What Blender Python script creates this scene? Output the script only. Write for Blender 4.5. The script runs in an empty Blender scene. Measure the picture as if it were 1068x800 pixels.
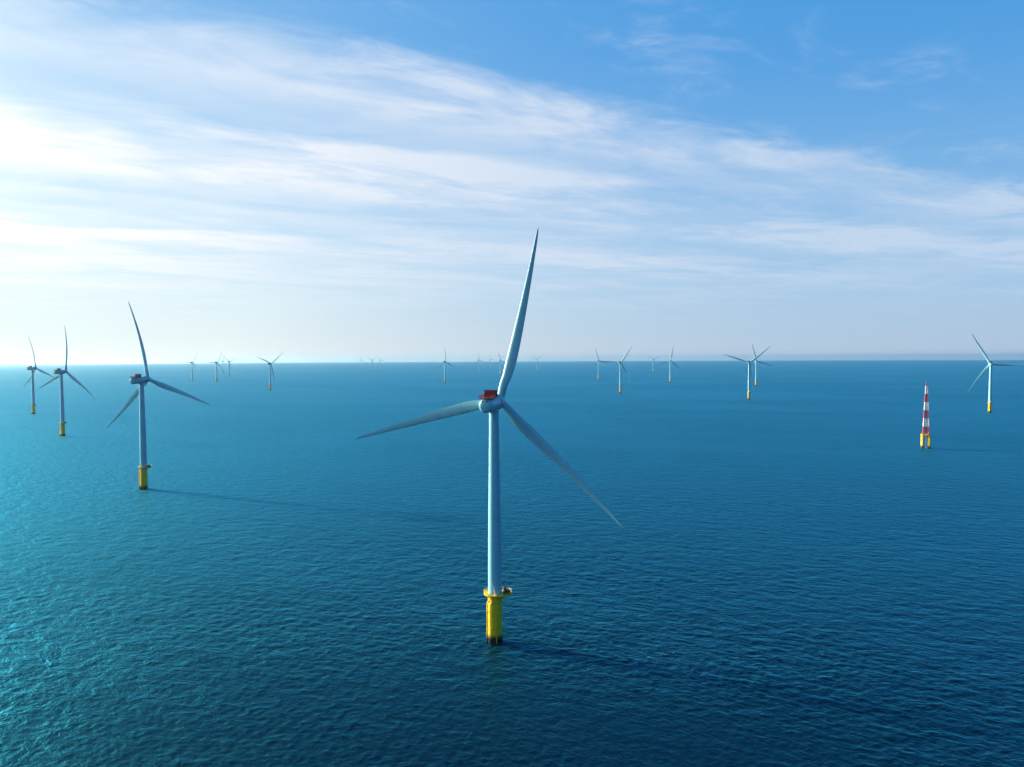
import bpy, bmesh, math, random
import numpy as np
from mathutils import Vector, Matrix, Euler

R_ = math.radians
sc = bpy.context.scene
C = bpy.context.collection

# ------------------------------------------------------------------ camera
CAM_H = 124.8
PITCH = math.atan((400 - 372.9) / 712.0)
ROLL = 0.0048
EARTH = 6371000 * 7 / 6            # refraction-corrected radius
cam_d = bpy.data.cameras.new('camera')
cam = bpy.data.objects.new('camera', cam_d); C.objects.link(cam)
cam_d.sensor_width = 36.0; cam_d.lens = 24.0
cam_d.clip_start = 1.0; cam_d.clip_end = 250000.0
fw = Vector((0, math.cos(PITCH), -math.sin(PITCH))); up0 = Vector((0, math.sin(PITCH), math.cos(PITCH)))
rt0 = Vector((1, 0, 0))
rt = rt0 * math.cos(ROLL) - up0 * math.sin(ROLL)
up = rt0 * math.sin(ROLL) + up0 * math.cos(ROLL)
cam.matrix_world = Matrix(((rt.x, up.x, -fw.x, 0), (rt.y, up.y, -fw.y, 0), (rt.z, up.z, -fw.z, CAM_H), (0, 0, 0, 1)))
sc.camera = cam

# ------------------------------------------------------------------ light, sky, exposure
SUN_AZ, SUN_EL = R_(-66), R_(18)   # azimuth measured from +Y towards +X
sun_dir = Vector((math.sin(SUN_AZ) * math.cos(SUN_EL), math.cos(SUN_AZ) * math.cos(SUN_EL), math.sin(SUN_EL)))
sd = bpy.data.lights.new('sun', 'SUN'); sd.energy = 4.3; sd.angle = R_(3.5); sd.color = (1.0, 0.93, 0.83)
sun = bpy.data.objects.new('sun', sd); C.objects.link(sun)
sun.rotation_euler = sun_dir.to_track_quat('Z', 'Y').to_euler()
sun.location = (0, 0, 400)

vs = sc.view_settings
vs.view_transform = 'Standard'; vs.look = 'None'; vs.gamma = 1.0; vs.use_curve_mapping = False
vs.exposure = 0.6

SKY_STRENGTH = 0.1
world = bpy.data.worlds.new('World'); sc.world = world
world.use_nodes = True
nt = world.node_tree; nt.nodes.clear()


class NB:
    """tiny expression builder for shader nodes"""
    def __init__(s, tree): s.t = tree
    def n(s, kind, **kw):
        nd = s.t.nodes.new(kind)
        for k, v in kw.items(): setattr(nd, k, v)
        return nd
    def put(s, sock, v):
        if hasattr(v, 'is_output') or isinstance(v, bpy.types.NodeSocket): s.t.links.new(v, sock)
        else: sock.default_value = v
    def m(s, op, a, b=0.0, c=0.0, clamp=False):
        nd = s.n('ShaderNodeMath', operation=op, use_clamp=clamp)
        s.put(nd.inputs[0], a); s.put(nd.inputs[1], b); s.put(nd.inputs[2], c)
        return nd.outputs[0]
    def add(s, a, b): return s.m('ADD', a, b)
    def sub(s, a, b): return s.m('SUBTRACT', a, b)
    def mul(s, a, b): return s.m('MULTIPLY', a, b)
    def div(s, a, b): return s.m('DIVIDE', a, b)
    def smooth(s, x, lo, hi, a=0.0, b=1.0):
        nd = s.n('ShaderNodeMapRange', interpolation_type='SMOOTHSTEP')
        s.put(nd.inputs[0], x); s.put(nd.inputs[1], lo); s.put(nd.inputs[2], hi); s.put(nd.inputs[3], a); s.put(nd.inputs[4], b)
        return nd.outputs[0]
    def lin(s, x, lo, hi, a=0.0, b=1.0):
        nd = s.n('ShaderNodeMapRange', interpolation_type='LINEAR', clamp=True)
        s.put(nd.inputs[0], x); s.put(nd.inputs[1], lo); s.put(nd.inputs[2], hi); s.put(nd.inputs[3], a); s.put(nd.inputs[4], b)
        return nd.outputs[0]
    def xyz(s, x, y, z=0.0):
        nd = s.n('ShaderNodeCombineXYZ'); s.put(nd.inputs[0], x); s.put(nd.inputs[1], y); s.put(nd.inputs[2], z)
        return nd.outputs[0]
    def sep(s, v):
        nd = s.n('ShaderNodeSeparateXYZ'); s.put(nd.inputs[0], v); return nd.outputs
    def noise(s, vec, scale=1.0, detail=4.0, rough=0.5, dist=0.0):
        nd = s.n('ShaderNodeTexNoise')
        s.put(nd.inputs['Vector'], vec); nd.inputs['Scale'].default_value = scale
        nd.inputs['Detail'].default_value = detail; nd.inputs['Roughness'].default_value = rough
        nd.inputs['Distortion'].default_value = dist
        return nd.outputs[0]
    def mix(s, f, a, b, blend='MIX', clamp_result=False):
        nd = s.n('ShaderNodeMix', data_type='RGBA', blend_type=blend, clamp_result=clamp_result)
        s.put(nd.inputs[0], f); s.put(nd.inputs[6], a); s.put(nd.inputs[7], b)
        return nd.outputs[2]


def build_sky():
    b = NB(nt)
    tc = b.n('ShaderNodeTexCoord')
    nrm = b.n('ShaderNodeVectorMath', operation='NORMALIZE'); nt.links.new(tc.outputs['Generated'], nrm.inputs[0])
    d = nrm.outputs[0]
    x, y, z = b.sep(d)
    sky = b.n('ShaderNodeTexSky', sky_type='NISHITA', sun_disc=False)
    sky.sun_elevation = SUN_EL; sky.sun_rotation = SUN_AZ % (2 * math.pi)
    sky.altitude = 0; sky.air_density = 1.0; sky.dust_density = 0.3; sky.ozone_density = 1.6
    hs = b.n('ShaderNodeHueSaturation'); hs.inputs['Saturation'].default_value = 1.35; hs.inputs['Value'].default_value = 1.0
    nt.links.new(sky.outputs[0], hs.inputs['Color'])
    base = hs.outputs[0]
    # angle to the sun
    dp = b.n('ShaderNodeVectorMath', operation='DOT_PRODUCT'); nt.links.new(d, dp.inputs[0]); dp.inputs[1].default_value = sun_dir
    half = b.m('MULTIPLY_ADD', dp.outputs['Value'], 0.5, 0.5)
    glow = b.m('POWER', half, 5.0)
    glow2 = b.m('POWER', half, 110.0)
    K = 1.0 / (SKY_STRENGTH * 2 ** vs.exposure)
    def k(r, g, bl): return (r * K, g * K, bl * K, 1)
    # clear-sky colour with height, over the physical sky
    zen = b.mix(b.smooth(z, 0.02, 0.42), k(0.20, 0.51, 0.84), k(0.042, 0.33, 0.78))
    zen = b.mix(b.smooth(z, 0.46, 0.85), zen, k(0.018, 0.16, 0.46))
    zen = b.mix(b.mul(b.m('MULTIPLY', glow, 1.4, clamp=True), b.smooth(z, 0.12, 0.45, 1.0, 0.35)), zen, k(0.50, 0.78, 0.95))
    tint = b.mix(1.0, base, (0.50, 1.0, 1.25, 1), 'MULTIPLY')
    base = b.mix(0.85, tint, zen)
    # flat cirrus deck: coordinates where the view ray meets a plane high above
    zc = b.m('MAXIMUM', z, 0.012)
    u = b.div(x, zc); v = b.div(y, zc)
    s = b.div(b.sub(b.sub(v, 2.46), b.mul(u, 0.537)), 1.135)
    p = b.div(b.add(u, b.mul(v, 0.537)), 1.135)
    n1 = b.noise(b.xyz(b.mul(p, 0.42), b.mul(s, 0.75), 3.1), 1.0, 4.0, 0.55, 0.5)
    n2 = b.noise(b.xyz(b.mul(p, 0.80), b.mul(s, 1.7), 7.7), 1.0, 8.0, 0.62, 0.9)
    n3 = b.noise(b.xyz(b.mul(p, 2.6), b.mul(s, 4.6), 1.3), 1.0, 8.0, 0.66, 0.8)
    n4 = b.noise(b.xyz(b.mul(p, 1.5), b.mul(s, 2.3), 4.2), 1.0, 6.0, 0.6, 0.8)
    edge = b.add(s, b.add(b.mul(b.sub(n2, 0.5), 0.50), b.mul(b.sub(n3, 0.5), 0.30)))
    cover = b.smooth(edge, -0.10, 0.22)
    tex = b.add(b.mul(n1, 0.9), b.add(b.mul(n2, 0.75), b.mul(n3, 0.25)))     # about 1.0
    streak = b.smooth(tex, 0.76, 1.14, 0.30, 1.0)
    # the deck lies in a few long parallel sheets with thinner gaps between
    sw = b.add(s, b.add(b.mul(b.sub(n1, 0.5), 1.1), b.mul(b.sub(n2, 0.5), 0.5)))
    ramp = b.n('ShaderNodeValToRGB'); ramp.color_ramp.interpolation = 'EASE'
    stops = [(0.0, .85), (0.055, .92), (0.115, .44), (0.165, .95), (0.24, 1.0), (0.31, .46), (0.38, .50), (0.50, .90), (0.64, .65), (1.0, .65)]
    el = ramp.color_ramp.elements
    while len(el) < len(stops): el.new(0.5)
    for e_, (ps, vv) in zip(el, stops): e_.position = ps; e_.color = (vv, vv, vv, 1)
    b.put(ramp.inputs[0], b.m('DIVIDE', sw, 8.0, clamp=True))
    near = b.smooth(s, 0.7, 1.5)                            # the upper sheet thins out towards the sun side
    pf = b.add(near, b.mul(b.sub(1.0, near), b.smooth(p, -0.6, 1.5, 0.42, 1.0)))
    deck = b.mul(b.mul(cover, streak), b.mul(ramp.outputs[0], pf))
    deck = b.m('MINIMUM', b.mul(deck, 1.25), 1.0)
    wispband = b.mul(b.smooth(s, -1.1, -0.6), b.smooth(s, 0.05, -0.25))
    wisp = b.mul(b.mul(b.smooth(n4, 0.46, 0.72), b.smooth(n3, 0.32, 0.65)), b.mul(wispband, b.smooth(p, 0.2, 1.6, 0.75, 0.5)))
    cl = b.m('MINIMUM', b.add(deck, wisp), 1.0)
    # thick air near the horizon
    air = b.m('POWER', 2.718, b.mul(b.m('MAXIMUM', z, 0.0), -6.4))
    cloud_col = b.mix(b.m('MULTIPLY', glow, 1.5, clamp=True), k(0.55, 0.68, 0.86), k(1.12, 1.10, 1.09))
    haze_col = b.mix(b.m('MULTIPLY', glow, 2.3, clamp=True), k(0.48, 0.58, 0.73), k(0.92, 0.935, 0.93))
    away = b.smooth(half, 0.08, 0.42)                      # deeper blue opposite the sun
    haze_col = b.mix(away, k(0.05, 0.20, 0.42), haze_col)
    base = b.mix(away, k(0.015, 0.15, 0.43), base)
    c1 = b.mix(b.m('MULTIPLY', air, 0.95), base, haze_col)
    dens = b.mul(cl, b.smooth(z, 0.02, 0.14, 0.0, 0.88))
    c2 = b.mix(dens, c1, cloud_col)
    # aureole round the sun
    au = b.n('ShaderNodeVectorMath', operation='SCALE'); au.inputs[0].default_value = (1.0 * K, 1.0 * K, 0.58 * K)
    nt.links.new(b.add(b.mul(glow2, 46.0), b.mul(b.m('POWER', half, 16.0), 0.12)), au.inputs[3])
    ad = b.n('ShaderNodeVectorMath', operation='ADD'); nt.links.new(c2, ad.inputs[0]); nt.links.new(au.outputs[0], ad.inputs[1])
    bg = b.n('ShaderNodeBackground'); nt.links.new(ad.outputs[0], bg.inputs['Color']); bg.inputs['Strength'].default_value = SKY_STRENGTH
    out = b.n('ShaderNodeOutputWorld'); nt.links.new(bg.outputs[0], out.inputs['Surface'])


build_sky()

sc.render.engine = 'CYCLES'
cy = sc.cycles
cy.use_denoising = True
try: cy.denoiser = 'OPENIMAGEDENOISE'
except Exception: pass
cy.max_bounces = 6; cy.diffuse_bounces = 2; cy.glossy_bounces = 3; cy.volume_bounces = 1; cy.transmission_bounces = 2
cy.sample_clamp_indirect = 4.0
cy.caustics_reflective = False; cy.caustics_refractive = False

# ------------------------------------------------------------------ helpers
def tag(o, label=None, cat=None, group=None, kind=None):
    if label: o['label'] = label
    if cat: o['category'] = cat
    if group: o['group'] = group
    if kind: o['kind'] = kind
    return o

def obj(name, bm, mat, parent=None, smooth=True, loc=None, rot=None, sharp=40):
    me = bpy.data.meshes.new(name)
    bmesh.ops.recalc_face_normals(bm, faces=bm.faces)
    bm.to_mesh(me); bm.free()
    if smooth:
        me.polygons.foreach_set('use_smooth', [True] * len(me.polygons))
        me.set_sharp_from_angle(angle=R_(sharp))
    mats = mat if isinstance(mat, (list, tuple)) else [mat]
    for m in mats: me.materials.append(m)
    o = bpy.data.objects.new(name, me); C.objects.link(o)
    if parent: o.parent = parent
    if loc: o.location = loc
    if rot: o.rotation_euler = rot
    return o

def lathe(bm, prof, n=48, M=Matrix(), cap=True, mi=0):
    rings = []
    for r, z in prof:
        rings.append([bm.verts.new(M @ Vector((r * math.cos(2 * math.pi * i / n), r * math.sin(2 * math.pi * i / n), z))) for i in range(n)])
    for a, b in zip(rings, rings[1:]):
        for i in range(n):
            f = bm.faces.new((a[i], a[(i + 1) % n], b[(i + 1) % n], b[i])); f.material_index = mi
    if cap:
        for r in (rings[0], rings[-1]):
            f = bm.faces.new(r); f.material_index = mi

def box(bm, c, s, M=Matrix(), bevel=0.0, mi=0):
    vs_ = []
    for dx in (-.5, .5):
        for dy in (-.5, .5):
            for dz in (-.5, .5):
                vs_.append(bm.verts.new(M @ Vector((c[0] + dx * s[0], c[1] + dy * s[1], c[2] + dz * s[2]))))
    q = [(0, 1, 3, 2), (4, 6, 7, 5), (0, 4, 5, 1), (2, 3, 7, 6), (0, 2, 6, 4), (1, 5, 7, 3)]
    fs = []
    for i in q:
        f = bm.faces.new([vs_[k] for k in i]); f.material_index = mi; fs.append(f)
    if bevel:
        es = list({e for f in fs for e in f.edges})
        bmesh.ops.bevel(bm, geom=es, offset=bevel, segments=3, profile=0.5, affect='EDGES')

def tube(bm, a, b, r, n=8, r2=None, mi=0):
    a, b = Vector(a), Vector(b); d = b - a
    if d.length < 1e-6: return
    M = Matrix.Translation(a) @ d.to_track_quat('Z', 'Y').to_matrix().to_4x4()
    lathe(bm, [(r, 0), (r if r2 is None else r2, d.length)], n, M, mi=mi)

def torus(bm, rad, r, z, n=48, k=6, c=(0, 0)):
    rings = []
    for i in range(n):
        t = 2 * math.pi * i / n
        rings.append([bm.verts.new((c[0] + (rad + r * math.cos(2 * math.pi * j / k)) * math.cos(t), c[1] + (rad + r * math.cos(2 * math.pi * j / k)) * math.sin(t), z + r * math.sin(2 * math.pi * j / k))) for j in range(k)])
    for i in range(n):
        a, b = rings[i], rings[(i + 1) % n]
        for j in range(k): bm.faces.new((a[j], b[j], b[(j + 1) % k], a[(j + 1) % k]))

# ------------------------------------------------------------------ materials
def mat_new(name):
    m = bpy.data.materials.new(name); m.use_nodes = True
    m.node_tree.nodes.clear()
    b = NB(m.node_tree)
    out = b.n('ShaderNodeOutputMaterial'); pr = b.n('ShaderNodeBsdfPrincipled')
    m.node_tree.links.new(pr.outputs[0], out.inputs['Surface'])
    return m, b, pr

def paint(name, col, rough=0.45, var=0.08, scale=0.25, streaks=0.0, streak_col=(0.2, 0.15, 0.08, 1)):
    m, b, pr = mat_new(name)
    tc = b.n('ShaderNodeTexCoord')
    n = b.noise(tc.outputs['Object'], scale, 5, 0.6)
    dark = tuple(c * (1 - var) for c in col) + (1,); light = tuple(min(1, c * (1 + var * .5)) for c in col) + (1,)
    colr = b.mix(b.lin(n, 0.3, 0.7), dark, light)
    if streaks:
        x, y, z = b.sep(tc.outputs['Object'])
        n2 = b.noise(b.xyz(b.mul(x, 1.6), b.mul(y, 1.6), b.mul(z, 0.10)), 1.0, 4, 0.6)
        colr = b.mix(b.mul(b.smooth(n2, 0.56, 0.75), streaks), colr, streak_col)
    m.node_tree.links.new(colr, pr.inputs['Base Color'])
    b.put(pr.inputs['Roughness'], b.lin(n, 0.3, 0.7, rough - 0.06, rough + 0.08))
    return m

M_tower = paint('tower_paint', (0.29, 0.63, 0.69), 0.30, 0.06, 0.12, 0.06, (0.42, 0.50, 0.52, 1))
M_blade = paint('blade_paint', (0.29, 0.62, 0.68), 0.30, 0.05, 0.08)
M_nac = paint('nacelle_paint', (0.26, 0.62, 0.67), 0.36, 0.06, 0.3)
M_red = paint('red_paint', (0.45, 0.03, 0.03), 0.5, 0.25, 0.8)
M_darkred = paint('dark_red_grating', (0.16, 0.02, 0.03), 0.6, 0.3, 1.2)
M_dark = paint('dark_equipment', (0.03, 0.035, 0.045), 0.5, 0.3, 1.0)
M_grey = paint('galvanised_steel', (0.30, 0.32, 0.33), 0.5, 0.15, 0.7)
M_white = paint('white_paint', (0.80, 0.82, 0.82), 0.4, 0.05, 0.5)
M_mred = paint('mast_red', (0.42, 0.05, 0.06), 0.5, 0.2, 0.6)
M_mwhite = paint('mast_white', (0.74, 0.76, 0.78), 0.5, 0.1, 0.6)
M_yel = paint('yellow_paint', (0.92, 0.57, 0.010), 0.42, 0.12, 0.5, 0.12, (0.45, 0.22, 0.02, 1))

def pile_material():
    m, b, pr = mat_new('yellow_pile_paint')
    tc = b.n('ShaderNodeTexCoord')
    x, y, z = b.sep(tc.outputs['Object'])
    n = b.noise(tc.outputs['Object'], 0.6, 5, 0.6)
    col = b.mix(b.lin(n, 0.3, 0.7), (0.90, 0.58, 0.008, 1), (0.97, 0.68, 0.012, 1))
    n2 = b.noise(b.xyz(b.mul(x, 1.3), b.mul(y, 1.3), b.mul(z, 0.08)), 1.0, 4, 0.65)
    col = b.mix(b.mul(b.smooth(n2, 0.60, 0.80), 0.22), col, (0.50, 0.22, 0.012, 1))      # rust runs
    nz = b.noise(b.xyz(b.mul(x, 0.9), b.mul(y, 0.9), b.mul(z, 0.35)), 1.0, 5, 0.65)
    lvl = b.add(z, b.mul(b.sub(nz, 0.5), -3.0))
    col = b.mix(b.smooth(lvl, 4.6, 2.3), col, (0.16, 0.085, 0.015, 1))                  # stained splash zone
    col = b.mix(b.smooth(lvl, 2.9, 1.5), col, (0.010, 0.012, 0.008, 1))                 # weed and shells at the waterline
    m.node_tree.links.new(col, pr.inputs['Base Color'])
    b.put(pr.inputs['Roughness'], 0.45)
    return m
M_pile = pile_material()

# ------------------------------------------------------------------ the sea
def build_water():
    H = CAM_H
    rng = np.random.default_rng(11)
    # rows of vertices, closer together near, following the curved earth out past the horizon
    r = [0.0, 30, 60, 90, 115, 130]
    d = 140.0
    while d < 52000:
        r.append(d)
        d += max(0.20, 0.8 * d * d / (H * 712 * 0.96)) if d < 6000 else d * 0.05
    r = np.array(r)
    fine = np.radians(np.arange(-52, 52.001, 0.075))
    coarse = np.radians(np.linspace(52, 308, 128)[1:-1])
    az = np.concatenate([fine, coarse])
    nr, na = len(r), len(az)
    RR, AA = np.meshgrid(r, az, indexing='ij')
    X = RR * np.sin(AA); Y = RR * np.cos(AA)
    spacing = np.gradient(r)
    Z = np.zeros_like(X); DX = np.zeros_like(X); DY = np.zeros_like(X)
    N = 130
    lam = np.exp(rng.uniform(np.log(1.0), np.log(8.5), N))
    wind = math.radians(199)
    th = wind + rng.normal(0, 0.85, N)
    th[:12] += 0.9
    k = 2 * np.pi / lam
    sl = 0.0195 * (lam / 3.5) ** np.where(lam > 3.5, -0.6, 0.0)     # slope amplitude of each component
    amp = sl / k
    ph = rng.uniform(0, 2 * np.pi, N)
    fi = slice(0, len(fine))
    Xf, Yf = X[:, fi], Y[:, fi]
    Zf = np.zeros_like(Xf); DXf = np.zeros_like(Xf); DYf = np.zeros_like(Xf)
    lost = np.zeros(nr)
    # gusts: wave energy varies over the surface
    gust = np.ones_like(Xf)
    for i in range(14):
        L = math.exp(rng.uniform(math.log(60), math.log(600))); t = wind + rng.normal(0, .5)
        gust += 0.11 * np.sin(2 * np.pi / L * (Xf * math.sin(t) + Yf * math.cos(t)) + rng.uniform(0, 6.28))
    gust = np.clip(gust, 0.35, 1.7)
    for i in range(N):
        w = np.clip((lam[i] / np.maximum(spacing, 0.32) - 2.2) / 2.5, 0, 1); w = w * w * (3 - 2 * w)
        lost += (1 - w) * 0.5 * sl[i] ** 2
        rows = np.nonzero((w > 0) & (r > 20))[0]
        if len(rows) == 0: continue
        a, b_ = rows[0], rows[-1] + 1
        sx, sy = math.sin(th[i]), math.cos(th[i])
        phs = k[i] * (Xf[a:b_] * sx + Yf[a:b_] * sy) + ph[i]
        A = amp[i] * w[a:b_, None] * gust[a:b_]
        Zf[a:b_] += A * np.cos(phs)
        q = 1.0 * A * np.sin(phs)
        DXf[a:b_] -= q * sx; DYf[a:b_] -= q * sy
    Z[:, fi] = Zf; DX[:, fi] = DXf; DY[:, fi] = DYf
    fade = np.ones(na); fade[len(fine):] = 0
    e = np.minimum(np.arange(len(fine)), np.arange(len(fine))[::-1]) / 12.0
    fade[fi] = np.clip(e, 0, 1)
    Z *= fade; DX *= fade; DY *= fade
    X = X + DX; Y = Y + DY
    Z = Z - RR ** 2 / (2 * EARTH)
    co = np.stack([X, Y, Z], -1).reshape(-1, 3).astype(np.float32)
    co[:na] = co[0]
    i = np.arange(nr - 1)[:, None]; j = np.arange(na)[None, :]; j2 = (j + 1) % na
    quads = np.stack([i * na + j, i * na + j2, (i + 1) * na + j2, (i + 1) * na + j], -1)
    quads = quads[1:].reshape(-1, 4)
    # centre fan
    tri_c = np.stack([np.full(na, 0), na + (np.arange(na) + 1) % na, na + np.arange(na)], -1)
    loops = np.concatenate([quads.reshape(-1), tri_c.reshape(-1)]).astype(np.int32)
    tot = np.concatenate([np.full(len(quads), 4), np.full(na, 3)]).astype(np.int32)
    start = np.concatenate([[0], np.cumsum(tot)[:-1]]).astype(np.int32)
    me = bpy.data.meshes.new('water')
    me.vertices.add(len(co)); me.vertices.foreach_set('co', co.reshape(-1))
    me.loops.add(len(loops)); me.loops.foreach_set('vertex_index', loops)
    me.polygons.add(len(tot)); me.polygons.foreach_set('loop_start', start)
    try: me.polygons.foreach_set('loop_total', tot)
    except Exception: pass
    at = me.attributes.new('chop', 'FLOAT', 'POINT')
    at.data.foreach_set('value', np.repeat(np.sqrt(lost), na).astype(np.float32))
    crest = np.zeros_like(X); sdv = Zf[(r > 180) & (r < 320)].std()
    crest[:, fi] = Zf / sdv
    at2 = me.attributes.new('crest', 'FLOAT', 'POINT')
    at2.data.foreach_set('value', crest.reshape(-1).astype(np.float32))
    me.update(calc_edges=True)
    me.polygons.foreach_set('use_smooth', np.ones(len(tot), dtype=bool))
    o = bpy.data.objects.new('water', me); C.objects.link(o)
    tag(o, kind='structure')

    m = bpy.data.materials.new('sea_water'); m.use_nodes = True; m.node_tree.nodes.clear()
    b = NB(m.node_tree)
    L = m.node_tree.links
    geo = b.n('ShaderNodeNewGeometry')
    px, py, pz = b.sep(geo.outputs['Position'])
    # wind-aligned coordinates, across and along
    cx, sx = math.cos(R_(19)), math.sin(R_(19))
    ac = b.sub(b.mul(px, cx), b.mul(py, sx)); al = b.add(b.mul(px, sx), b.mul(py, cx))
    big = b.noise(b.xyz(b.mul(ac, 1 / 900.0), b.mul(al, 1 / 420.0), 0.0), 1.0, 5, 0.6, 0.4)
    slick = b.smooth(big, 0.35, 0.65, 0.0, 1.0)
    r1 = b.noise(b.xyz(b.mul(ac, 1 / 1.5), b.mul(al, 1 / 1.0), 0.0), 1.0, 4, 0.62, 0.5)
    r2 = b.noise(b.xyz(b.mul(ac, 1 / 3.4), b.mul(al, 1 / 2.2), 5.0), 1.0, 3, 0.6, 0.3)
    attr = b.n('ShaderNodeAttribute', attribute_name='chop')
    chop = attr.outputs['Fac']
    r3 = b.noise(b.xyz(b.mul(ac, 1 / 13.0), b.mul(al, 1 / 8.0), 9.0), 1.0, 4, 0.65, 0.3)
    r4 = b.noise(b.xyz(b.mul(ac, 1 / 70.0), b.mul(al, 1 / 38.0), 2.0), 1.0, 4, 0.6, 0.5)
    paws = b.smooth(r4, 0.30, 0.70, 0.55, 1.35)                 # cat's paws: patches of livelier ripples
    hgt = b.add(b.mul(b.add(b.mul(r1, 0.26), b.mul(r2, 0.33)), paws), b.mul(b.mul(r3, 2.4), b.smooth(chop, 0.05, 0.13)))
    bp = b.n('ShaderNodeBump'); bp.inputs['Distance'].default_value = 1.0
    b.put(bp.inputs['Strength'], b.lin(slick, 0, 1, 0.55, 1.0))
    b.put(bp.inputs['Height'], hgt)
    rough = b.add(b.m('SQRT', b.mul(chop, 0.45)), b.lin(slick, 0, 1, 0.10, 0.16))
    col = b.mix(slick, (0.0002, 0.007, 0.022, 1), (0.0002, 0.010, 0.026, 1))
    df = b.n('ShaderNodeBsdfDiffuse'); b.put(df.inputs['Color'], col); L.new(bp.outputs[0], df.inputs['Normal'])
    gl = b.n('ShaderNodeBsdfAnisotropic'); b.put(gl.inputs['Color'], (0.0, 0.27, 0.92, 1))
    b.put(gl.inputs['Roughness'], b.m('MINIMUM', rough, 0.42)); L.new(bp.outputs[0], gl.inputs['Normal'])
    fr = b.n('ShaderNodeFresnel'); fr.inputs['IOR'].default_value = 1.333; L.new(bp.outputs[0], fr.inputs['Normal'])
    mx = b.n('ShaderNodeMixShader'); b.put(mx.inputs[0], b.m('MINIMUM', fr.outputs[0], 0.50))
    gl2 = b.n('ShaderNodeBsdfAnisotropic'); b.put(gl2.inputs['Color'], (0.16, 0.92, 0.84, 1)); gl2.inputs['Roughness'].default_value = 0.58
    L.new(bp.outputs[0], gl2.inputs['Normal'])
    mg = b.n('ShaderNodeMixShader'); mg.inputs[0].default_value = 0.39
    L.new(gl.outputs[0], mg.inputs[1]); L.new(gl2.outputs[0], mg.inputs[2])
    L.new(df.outputs[0], mx.inputs[1]); L.new(mg.outputs[0], mx.inputs[2])
    # a few small breaking crests
    cr = b.n('ShaderNodeAttribute', attribute_name='crest')
    fn = b.noise(b.xyz(b.mul(ac, 1 / 0.9), b.mul(al, 1 / 0.7), 3.0), 1.0, 3, 0.7)
    fz = b.noise(b.xyz(b.mul(ac, 1 / 40.0), b.mul(al, 1 / 30.0), 6.0), 1.0, 2, 0.5)
    foam = b.mul(b.mul(b.smooth(cr.outputs['Fac'], 2.7, 3.2), b.smooth(fn, 0.48, 0.62)), b.smooth(fz, 0.57, 0.70))
    fd = b.n('ShaderNodeBsdfDiffuse'); b.put(fd.inputs['Color'], (0.55, 0.60, 0.62, 1))
    fm = b.n('ShaderNodeMixShader'); b.put(fm.inputs[0], b.mul(foam, 0.8)); L.new(mx.outputs[0], fm.inputs[1]); L.new(fd.outputs[0], fm.inputs[2])
    out = b.n('ShaderNodeOutputMaterial'); L.new(fm.outputs[0], out.inputs['Surface'])
    me.materials.append(m)
    return o

build_water()

# ------------------------------------------------------------------ wind turbine
HUB_Z, OVER, TILT, ROT_R = 105.0, 7.5, R_(5), 77.0
TP_Z = 21.5

def empty(name, loc, rz=0.0):
    o = bpy.data.objects.new(name, None); C.objects.link(o)
    o.location = loc; o.rotation_euler = (0, 0, rz); o.empty_display_size = 5
    return o

def airfoil(n=14):
    pts = []
    for i in range(n):
        x = 0.5 * (1 - math.cos(math.pi * i / (n - 1)))
        y = 5 * (0.2969 * math.sqrt(x) - 0.1260 * x - 0.3516 * x * x + 0.2843 * x ** 3 - 0.1036 * x ** 4)
        pts.append((x, y))
    loop = [(x, y) for x, y in reversed(pts)] + [(x, -y * 0.75) for x, y in pts[1:-1]]
    return loop                                   # y scaled to thickness 1 (half each side)

def blade_mesh():
    bm = bmesh.new()
    tab = [(1.7, 3.5, 1.0, 16), (4, 3.5, 1.0, 16), (7, 3.75, .86, 15), (11, 4.5, .62, 13), (15, 5.15, .48, 11), (19, 5.25, .40, 9.5), (25, 4.95, .34, 7.5),
           (32, 4.4, .29, 5.5), (40, 3.7, .26, 3.8), (48, 3.05, .23, 2.5), (56, 2.42, .21, 1.4), (63, 1.88, .19, .6), (69, 1.42, .18, 0), (73, 1.08, .18, -.3), (75.4, .78, .18, -.4), (76.5, .45, .2, -.5), (77, .12, .25, -.5)]
    R = [t[0] for t in tab]
    af = airfoil(); N = len(af)
    rs = [1.7]
    while rs[-1] < 75: rs.append(rs[-1] + 1.6)
    rs += [75.8, 76.3, 76.7, 77.0]
    rings = []
    for r in rs:
        ch = np.interp(r, R, [t[1] for t in tab]); th = np.interp(r, R, [t[2] for t in tab]); tw = R_(np.interp(r, R, [t[3] for t in tab]) + 3.0)
        circ = float(np.clip((11.5 - r) / 7.0, 0, 1)); circ = circ * circ * (3 - 2 * circ)
        c = 10.5 / ROT_R ** 2; yoff = (c * ROT_R) * r - c * r * r      # curved towards the rear at the tip
        ring = []
        for i, (ax, ay) in enumerate(af):
            X = (ax - (0.33 + 0.17 * circ)) * ch; Yv = -ay * th * ch * (0.5 / 0.5) 
            a = 2 * math.pi * i / N
            Xc = 0.5 * ch * math.cos(a); Yc = -0.5 * ch * math.sin(a)
            X = X * (1 - circ) + Xc * circ; Yv = Yv * (1 - circ) + Yc * circ
            x2 = X * math.cos(tw) + Yv * math.sin(tw); y2 = -X * math.sin(tw) + Yv * math.cos(tw)
            ring.append(bm.verts.new((x2, y2 + yoff, r)))
        rings.append(ring)
    for a, b in zip(rings, rings[1:]):
        for i in range(N): bm.faces.new((a[i], a[(i + 1) % N], b[(i + 1) % N], b[i]))
    bm.faces.new(rings[0]); bm.faces.new(rings[-1])
    return bm

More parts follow.
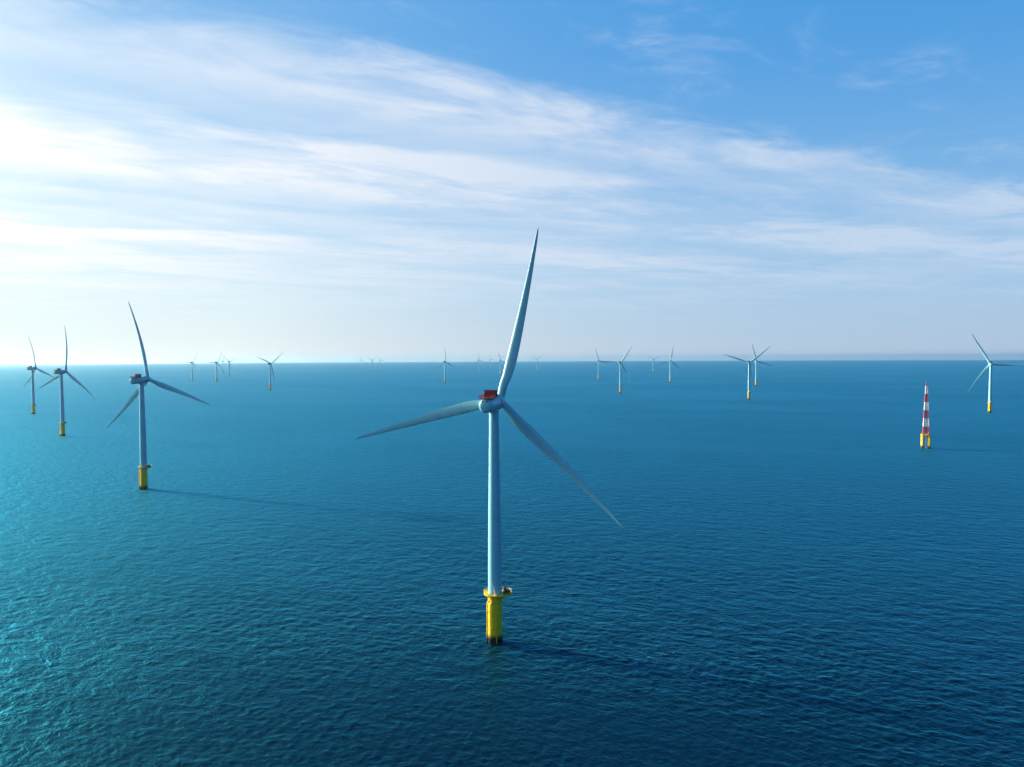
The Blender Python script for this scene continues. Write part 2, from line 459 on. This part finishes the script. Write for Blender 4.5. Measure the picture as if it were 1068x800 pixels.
def make_turbine():
    t = empty('wind_turbine', (0, 0, 0))
    # foundation pile + transition piece
    bm = bmesh.new()
    lathe(bm, [(3.3, -14), (3.3, 1.5), (3.25, 3.0), (3.12, 4.2), (3.12, TP_Z - 1.2), (3.25, TP_Z - 1.1), (3.25, TP_Z - 0.6), (3.12, TP_Z - 0.5), (3.12, TP_Z)], 64)
    tp = obj('foundation_pile', bm, M_pile, t)
    # boat landing: two fender tubes, ladder and stubs on the camera-left and the front
    for ang, nm in ((R_(-112), 'boat_landing'),):
        bm = bmesh.new()
        ca, sa = math.cos(ang), math.sin(ang)
        def P(out, side, z): return (ca * (3.1 + out) - sa * side, sa * (3.1 + out) + ca * side, z)
        for s_ in (-0.95, 0.95):
            tube(bm, P(0.95, s_, -3), P(0.95, s_, 17.5), 0.32, 12)
            tube(bm, P(0.95, s_, 17.5), P(0.0, s_, 18.6), 0.32, 12)
            for z in (1.5, 5.5, 9.5, 13.5): tube(bm, P(-.1, s_, z + .5), P(.95, s_, z), 0.16, 8)
        for s_ in (-0.3, 0.3): tube(bm, P(0.45, s_, -2), P(0.45, s_, TP_Z + 0.9), 0.06, 6)
        for i in range(60): tube(bm, P(0.45, -0.3, -1.5 + i * 0.4), P(0.45, 0.3, -1.5 + i * 0.4), 0.03, 5)
        obj(nm, bm, M_pile, t)
    # cable tube (J-tube)
    bm = bmesh.new()
    for ang in (R_(-60), R_(-150)):
        ca, sa = math.cos(ang), math.sin(ang)
        tube(bm, (ca * 3.45, sa * 3.45, -4), (ca * 3.45, sa * 3.45, 14), 0.17, 8)
        for z in (3.5, 8, 12.5): tube(bm, (ca * 3.05, sa * 3.05, z), (ca * 3.45, sa * 3.45, z), 0.12, 6)
    obj('cable_tube', bm, M_yel, t)
    # working platform: round deck with a wider laydown area to the right
    bm = bmesh.new()
    n = 72; PR = 4.9
    def rad(a):
        w = max(0.0, math.cos(a - R_(18)))
        return PR + 2.7 * w ** 3
    lo, hi, li, hi_i = [], [], [], []
    for i in range(n):
        a = 2 * math.pi * i / n; rr = rad(a)
        for lst, r_, z in ((lo, rr, TP_Z - 0.32), (hi, rr, TP_Z), (li, 2.95, TP_Z - 0.32), (hi_i, 2.95, TP_Z)):
            lst.append(bm.verts.new((r_ * math.cos(a), r_ * math.sin(a), z)))
    for i in range(n):
        j = (i + 1) % n
        for a_, b_ in ((lo, hi), (hi, hi_i), (hi_i, li), (li, lo)):
            bm.faces.new((a_[i], a_[j], b_[j], b_[i]))
    for i in range(0, n, 6):
        a = 2 * math.pi * i / n; rr = rad(a) - 0.25
        tube(bm, (3.0 * math.cos(a), 3.0 * math.sin(a), TP_Z - 2.0), (rr * math.cos(a), rr * math.sin(a), TP_Z - 0.3), 0.13, 6)
    plat = obj('platform', bm, M_yel, t)
    bm = bmesh.new()
    N2 = 36
    for k_, zz in ((0, 0.15), (1, 0.6), (2, 1.15)):
        for i in range(n):
            a, a2 = 2 * math.pi * i / n, 2 * math.pi * (i + 1) / n
            r1, r2 = rad(a) - .08, rad(a2) - .08
            tube(bm, (r1 * math.cos(a), r1 * math.sin(a), TP_Z + zz), (r2 * math.cos(a2), r2 * math.sin(a2), TP_Z + zz), 0.05 if k_ else 0.09, 5)
    for i in range(N2):
        a = 2 * math.pi * i / N2; r1 = rad(a) - .08
        tube(bm, (r1 * math.cos(a), r1 * math.sin(a), TP_Z), (r1 * math.cos(a), r1 * math.sin(a), TP_Z + 1.18), 0.05, 5)
    obj('railing', bm, M_yel, plat)
    # deck equipment in the laydown area
    bm = bmesh.new()
    a = R_(18)
    for (rr, da, sx, sy, sz) in ((5.0, 0, 1.6, 1.3, 1.5), (6.3, .05, 1.0, 1.5, 1.0), (4.7, .42, 1.0, 1.0, 1.9), (4.6, -.38, 1.2, .9, 1.3), (5.9, -.27, .8, .8, .9)):
        Mx = Matrix.Translation((rr * math.cos(a + da), rr * math.sin(a + da), TP_Z + sz / 2 + 0.01)) @ Matrix.Rotation(a + da, 4, 'Z')
        box(bm, (0, 0, 0), (sx, sy, sz), Mx, 0.06)
    obj('deck_cabinet', bm, M_dark, t)
    # davit crane, a white post leaning over the platform edge
    bm = bmesh.new()
    p0 = Vector((1.6, -3.9, TP_Z)); p1 = Vector((1.4, -3.8, TP_Z + 2.2)); p2 = Vector((-0.9, -3.45, TP_Z + 6.3))
    tube(bm, p0, p1, 0.24, 10); tube(bm, p1, p2, 0.20, 10, 0.12)
    tube(bm, p1 + Vector((0.1, 0, -.6)), p1.lerp(p2, .45), 0.08, 8)
    lathe(bm, [(0.42, 0), (0.42, 0.5), (0.3, 0.6)], 16, Matrix.Translation(p0))
    obj('davit_crane', bm, M_white, t)
    # tower
    bm = bmesh.new()
    prof = [(3.02, TP_Z + 0.005)]
    for z, r in ((24, 3.0), (44.6, 2.86), (44.7, 2.89), (44.95, 2.89), (45.05, 2.85), (73.6, 2.45), (73.7, 2.48), (73.95, 2.48), (74.05, 2.44), (101.2, 2.06), (101.3, 2.2), (102.4, 2.2)):
        prof.append((r, z))
    lathe(bm, prof, 72)
    tw = obj('tower', bm, M_tower, t, sharp=8)
    bm = bmesh.new()
    Md = Matrix.Rotation(R_(20), 4, 'Z')
    box(bm, (0, -3.0, TP_Z + 1.55), (1.0, 0.22, 2.2), Md, 0.08)
    obj('door', bm, M_grey, tw)
    # nacelle: long rounded drum, bluff rear, wider generator ring ahead of the tower
    bm = bmesh.new()
    Mn = Matrix.Translation((0, 0, HUB_Z)) @ Matrix.Rotation(TILT * 0.6, 4, 'X') @ Matrix.Rotation(R_(-90), 4, 'X')    # z of the lathe -> +Y
    lathe(bm, [(0.02, -11.6), (1.6, -11.55), (2.4, -11.35), (2.82, -10.95), (3.02, -10.3), (3.08, -9.2), (3.1, -1), (3.1, 1.8)], 56, Mn)
    bmesh.ops.scale(bm, vec=(1.0, 1.0, 1.0), verts=bm.verts)
    nac = obj('nacelle', bm, M_nac, t)
    bm = bmesh.new()
    Mh = Matrix.Translation((0, 0, HUB_Z)) @ Matrix.Rotation(TILT, 4, 'X') @ Matrix.Rotation(R_(-90), 4, 'X')
    lathe(bm, [(3.0, 1.6), (3.42, 1.75), (3.5, 2.0), (3.5, 4.4), (3.4, 4.7), (2.6, 4.95), (2.4, 5.2), (2.4, 5.6)], 64, Mh)
    obj('generator', bm, M_nac, t)
    for s_ in (-1, 1):
        bm = bmesh.new()
        lathe(bm, [(0.42, 0.0), (0.42, 0.10), (0.3, 0.12)], 20, Matrix.Translation((s_ * 0.95, -11.62 + 0.16, HUB_Z + 1.45)) @ Matrix.Rotation(R_(90), 4, 'X') )
        obj('vent', bm, M_dark, nac)
    bm = bmesh.new()
    tube(bm, (0, -1.2, 101.0), (0, -1.2, HUB_Z - 2.6), 2.35, 40)
    obj('yaw_collar', bm, M_nac, t)
    # helicopter hoist deck on the rear roof
    zd = HUB_Z + 2.72
    bm = bmesh.new()
    box(bm, (0, -8.4, zd), (5.2, 6.2, 0.25), bevel=0.05)
    for x in (-1.8, 1.8):
        for y in (-10.6, -6.4): tube(bm, (x, y, zd - 1.4), (x, y, zd), 0.12, 8)
    hd = obj('hoist_deck', bm, M_red, t)
    bm = bmesh.new()
    for (x0, y0, x1, y1) in ((-2.6, -11.5, 2.6, -11.5), (-2.6, -11.5, -2.6, -5.3), (2.6, -11.5, 2.6, -5.3)):
        L = math.hypot(x1 - x0, y1 - y0); k_ = int(L / 0.55)
        for z in (0.25, 0.75, 1.3): tube(bm, (x0, y0, zd + z), (x1, y1, zd + z), 0.06, 6)
        for i in range(k_ + 1):
            f = i / k_; tube(bm, (x0 + (x1 - x0) * f, y0 + (y1 - y0) * f, zd + .1), (x0 + (x1 - x0) * f, y0 + (y1 - y0) * f, zd + 1.32), 0.045, 5)
    obj('deck_railing', bm, M_red, hd)
    # cooler: upright radiator frame ahead of the deck
    bm = bmesh.new()
    box(bm, (0, -3.7, zd + 1.45), (5.6, 2.0, 2.7), bevel=0.06)
    for i in range(9):
        x = -2.6 + i * 0.65; box(bm, (x, -4.74, zd + 1.4), (0.10, 0.10, 2.5))
    for z in (0.5, 1.4, 2.3): box(bm, (0, -4.80, zd + z), (5.5, 0.06, 0.10))
    co = obj('cooler', bm, M_red, t)
    bm = bmesh.new()
    box(bm, (0, -3.7, zd + 3.02), (5.75, 2.15, 0.42), bevel=0.05)
    obj('cooler_cap', bm, M_dark, co)
    bm = bmesh.new()
    for i in range(8):
        x = -2.27 + i * 0.65; box(bm, (x, -4.705, zd + 1.4), (0.42, 0.03, 2.1))
    obj('radiator', bm, M_darkred, co)
    bm = bmesh.new()
    tube(bm, (-1.9, -2.4, zd), (-1.9, -2.4, zd + 5.0), 0.06, 6); tube(bm, (-2.4, -2.4, zd + 4.6), (-1.4, -2.4, zd + 4.6), 0.04, 6)
    obj('wind_vane', bm, M_grey, t)
    # hub with its three blades
    bm = bmesh.new()
    Mr = Matrix.Rotation(R_(-90), 4, 'X')
    prof = [(2.35, -2.05), (2.5, -1.8), (2.55, -0.8), (2.55, 1.0)]
    for i in range(1, 9):
        a = i / 8 * math.pi / 2; prof.append((max(0.02, 2.55 * math.cos(a)), 1.0 + 2.3 * math.sin(a)))
    lathe(bm, prof, 56, Mr)
    for k_ in range(3):
        lathe(bm, [(1.95, 0.8), (1.95, 2.2), (1.8, 2.45)], 40, Matrix.Rotation(k_ * 2 * math.pi / 3, 4, 'Y'))
    hub = obj('hub', bm, M_nac, t, loc=(0, OVER * math.cos(TILT), HUB_Z + OVER * math.sin(TILT)))
    first = obj('blade', blade_mesh(), M_blade, hub)
    for k_ in (1, 2):
        b2 = first.copy(); C.objects.link(b2); b2.parent = hub; b2.rotation_euler = (0, k_ * 2 * math.pi / 3, 0)
    return t

proto = make_turbine()

def copy_tree(o, parent=None):
    c = o.copy(); C.objects.link(c)
    if parent: c.parent = parent
    for ch in list(o.children): copy_tree(ch, c)
    return c

def hub_of(t):
    return next(c for c in t.children if c.name.split('.')[0] == 'hub')

def sea_z(x, y): return -(x * x + y * y) / (2 * EARTH)

def ground_at(px, py=None, dist=None):
    """the point of the sea seen at a photo pixel (1068 x 800), or in that direction at a given distance"""
    dr = fw + rt * ((px - 534) / 712.0) - up * (((py if py else 385) - 400) / 712.0)
    g = math.hypot(dr.x, dr.y)
    if dist is None:
        t = dr.z / g; dist = (-t - math.sqrt(t * t - 2 * CAM_H / EARTH)) * EARTH
    return Vector((dr.x / g * dist, dr.y / g * dist, -dist * dist / (2 * EARTH)))

# column, base row or None, distance or None, yaw, rotor phase, label
TURBINES = [
    (516.5, 668.5, None, 18, 15, 'largest turbine nearest in the centre, red hoist deck on its nacelle'),
    (150.4, 510.0, None, 17, 109, 'tall turbine at left, second nearest, largest of the three backlit ones there'),
    (65.8, 454.8, None, 20, 7, 'backlit turbine at left with one blade pointing straight up, between its two neighbours'),
    (35.3, 431.8, None, 23, 110, 'leftmost turbine in the photo, partly behind the blade of its taller neighbour'),
    (1032.2, 430.2, None, 27, 92, 'rightmost turbine, sunlit white tower, one blade reaching out of the photo'),
    (781.0, 416.8, None, 20, 50, 'sunlit turbine right of centre with blades spread in a wide V, front of a pair'),
    (788.5, 402.5, None, 16, 107, 'smaller sunlit turbine standing just behind the wide V bladed one'),
    (647.0, 409.8, None, 25, 34, 'sunlit turbine with yellow foot and a level blade touching its left neighbour'),
    (624.2, 396.2, None, 17, 104, 'small pale turbine left of the one with a level blade, touched by that blade'),
    (699.0, 398.6, None, 19, 11, 'small white turbine standing alone between the pale pair and the wide V pair'),
    (464.2, 399.6, None, 25, 118, 'small turbine alone left of the nearest one, blades in an even upside down Y'),
    (282.0, 406.6, None, 16, 52, 'small grey blue turbine with two blades raised in a V, alone at left centre'),
    (226.2, 397.8, None, 17, 29, 'hazy turbine with pale foot, taller one of the distant cluster at left'),
    (200.3, None, 4450, 23, 32, 'hazy turbine at the left end of the distant cluster'),
    (239.0, None, 5200, 20, 64, 'faint distant turbine with bluish tower at the right end of the left cluster'),
    (232.6, None, 7400, 20, 18, 'barely visible turbine in the haze, tiniest of the left cluster'),
    (376.6, None, 9200, 18, 5, 'faintest and leftmost of three tiny hazy turbines on the horizon'),
    (388.0, None, 7400, 18, 55, 'middle and clearest of three tiny hazy turbines on the horizon'),
    (396.6, None, 7900, 18, 90, 'rightmost of three tiny hazy turbines on the horizon left of centre'),
    (499.6, None, 6300, 18, 110, 'tiny hazy turbine left of the big upright blade, farthest from that blade'),
    (511.5, None, 9000, 18, 95, 'faintest tiny turbine between two others just left of the big upright blade'),
    (521.8, None, 5000, 18, 106, 'small hazy turbine partly covered by the big upright blade'),
    (560.3, None, 7000, 18, 46, 'tiny pale turbine standing alone on the horizon right of the big upright blade'),
    (681.3, None, 6000, 30, 62, 'tiny white turbine on the horizon left of the small turbine that stands alone'),
]
for i, (px, py, dist, yaw, ph, label) in enumerate(TURBINES):
    t = proto if i == 0 else copy_tree(proto)
    t.location = ground_at(px, py, dist)
    t.rotation_euler = (0, 0, -R_(yaw))
    h = hub_of(t)
    h.rotation_euler = (Matrix.Rotation(TILT, 3, 'X') @ Matrix.Rotation(R_(ph), 3, 'Y')).to_euler()
    tag(t, label, 'wind turbine', 'offshore wind turbines')

# ------------------------------------------------------------------ measuring mast on a four-legged yellow base
def make_mast():
    t = empty('measuring_mast', ground_at(965.3, 467.5), R_(-25))
    D = 18.2; W = 4.1
    for sx in (-1, 1):
        for sy in (-1, 1):
            bm = bmesh.new()
            tube(bm, (sx * W * 1.04, sy * W * 1.04, -12), (sx * W, sy * W, D - 0.6), 1.15, 20)
            obj('pile', bm, M_pile, t)
    bm = bmesh.new()
    for z0, z1 in ((6.0, 13.5),):
        for a, b in (((-1, -1), (1, -1)), ((1, -1), (1, 1)), ((1, 1), (-1, 1)), ((-1, 1), (-1, -1))):
            tube(bm, (a[0] * W, a[1] * W, 15.2), (b[0] * W, b[1] * W, 15.2), 0.42, 10)
    obj('brace', bm, M_yel, t)
    bm = bmesh.new()
    box(bm, (0, 0, D), (10.8, 10.8, 1.1), bevel=0.1)
    deck = obj('deck', bm, M_yel, t)
    bm = bmesh.new()
    for z in (1.1, 1.7):
        for a, b in (((-1, -1), (1, -1)), ((1, -1), (1, 1)), ((1, 1), (-1, 1)), ((-1, 1), (-1, -1))):
            tube(bm, (a[0] * 5.3, a[1] * 5.3, D + z), (b[0] * 5.3, b[1] * 5.3, D + z), 0.07, 6)
            for k in range(7):
                x = a[0] * 5.3 + (b[0] - a[0]) * 5.3 * k / 7; y = a[1] * 5.3 + (b[1] - a[1]) * 5.3 * k / 7
                tube(bm, (x, y, D + .5), (x, y, D + 1.75), 0.06, 5)
    obj('railing', bm, M_yel, deck)
    bm = bmesh.new()
    box(bm, (3.6, -3.6, D + 1.9), (3.0, 2.6, 2.6), bevel=0.1)
    obj('cabin', bm, M_grey, t)
    bm = bmesh.new()
    for s_ in (-.35, .35): tube(bm, (s_, -W - 1.4, -2), (s_, -W - 1.4, D + 1.2), 0.08, 6)
    for k in range(44): tube(bm, (-.35, -W - 1.4, -1 + .45 * k), (.35, -W - 1.4, -1 + .45 * k), 0.05, 5)
    obj('ladder', bm, M_yel, t)
    # lattice mast: six painted bands, red at the bottom
    z0, z1 = D + 0.5, 84.5
    hw = lambda z: 3.55 + (1.05 - 3.55) * (z - z0) / (z1 - z0)
    cor = ((-1, -1), (1, -1), (1, 1), (-1, 1))
    for kb in range(6):
        a = z0 + (z1 - z0) * kb / 6; e = z0 + (z1 - z0) * (kb + 1) / 6
        bm = bmesh.new()
        for c in cor: tube(bm, (c[0] * hw(a), c[1] * hw(a), a), (c[0] * hw(e), c[1] * hw(e), e), 0.34 - 0.02 * kb, 8)
        nb = 3 + kb // 2
        for q in range(nb):
            za = a + (e - a) * q / nb; zb = a + (e - a) * (q + 1) / nb
            for i in range(4):
                c, g = cor[i], cor[(i + 1) % 4]
                tube(bm, (c[0] * hw(za), c[1] * hw(za), za), (g[0] * hw(zb), g[1] * hw(zb), zb), 0.21, 6)
                tube(bm, (g[0] * hw(za), g[1] * hw(za), za), (c[0] * hw(zb), c[1] * hw(zb), zb), 0.21, 6)
                tube(bm, (c[0] * hw(za), c[1] * hw(za), za + .02), (g[0] * hw(za), g[1] * hw(za), za + .02), 0.19, 6)
        # ladder shaft and cable rack up the middle
        box(bm, (0, 0, (a + e) / 2), (hw(e) * .45, hw(e) * .3, e - a - .02))
        o = obj('mast_section', bm, M_mred if kb % 2 == 0 else M_mwhite, t)
        o['label'] = 'red painted lattice band' if kb % 2 == 0 else 'white painted lattice band'
    bm = bmesh.new()
    box(bm, (0, 0, z1 + .2), (3.0, 3.0, .35), bevel=.05)
    tube(bm, (0, 0, z1), (0, 0, z1 + 4.2), 0.3, 8)
    tube(bm, (0.9, 0, z1), (0.9, 0, z1 + 2.4), 0.12, 6); tube(bm, (-.9, 0, z1), (-.9, 0, z1 + 2.8), 0.12, 6)
    lathe(bm, [(.1, z1 + 4.2), (.55, z1 + 4.3), (.55, z1 + 4.9), (.1, z1 + 5.1)], 12)
    obj('mast_top', bm, M_mred, t)
    for kb in (1, 3, 5):
        z = z0 + (z1 - z0) * (kb + .9) / 6
        for s_ in (-1, 1):
            bm = bmesh.new()
            tube(bm, (s_ * hw(z), 0, z), (s_ * (hw(z) + 5), 0, z), 0.09, 6); tube(bm, (s_ * (hw(z) + 5), 0, z), (s_ * (hw(z) + 5), 0, z + 1.0), 0.1, 6)
            obj('sensor_boom', bm, M_grey, t)
    tag(t, 'red and white banded lattice mast on four yellow legs in the water', 'measuring mast')
make_mast()

# ------------------------------------------------------------------ haze
def build_haze():
    bm = bmesh.new()
    box(bm, (0, 0, 0), (110000, 110000, 1))
    zlo, zhi = -(52000 ** 2) / (2 * EARTH) - 12, 196.0
    for v_ in bm.verts: v_.co.z = zhi if v_.co.z > 0 else zlo
    me = bpy.data.meshes.new('haze'); bm.to_mesh(me); bm.free()
    o = bpy.data.objects.new('haze', me); C.objects.link(o); tag(o, kind='stuff')
    m = bpy.data.materials.new('haze_air'); m.use_nodes = True; t = m.node_tree; t.nodes.clear()
    out = t.nodes.new('ShaderNodeOutputMaterial'); pv = t.nodes.new('ShaderNodeVolumePrincipled')
    pv.inputs['Color'].default_value = (0.62, 0.87, 1.0, 1); pv.inputs['Density'].default_value = 2.3e-5; pv.inputs['Anisotropy'].default_value = 0.80
    t.links.new(pv.outputs[0], out.inputs['Volume'])
    me.materials.append(m)
build_haze()
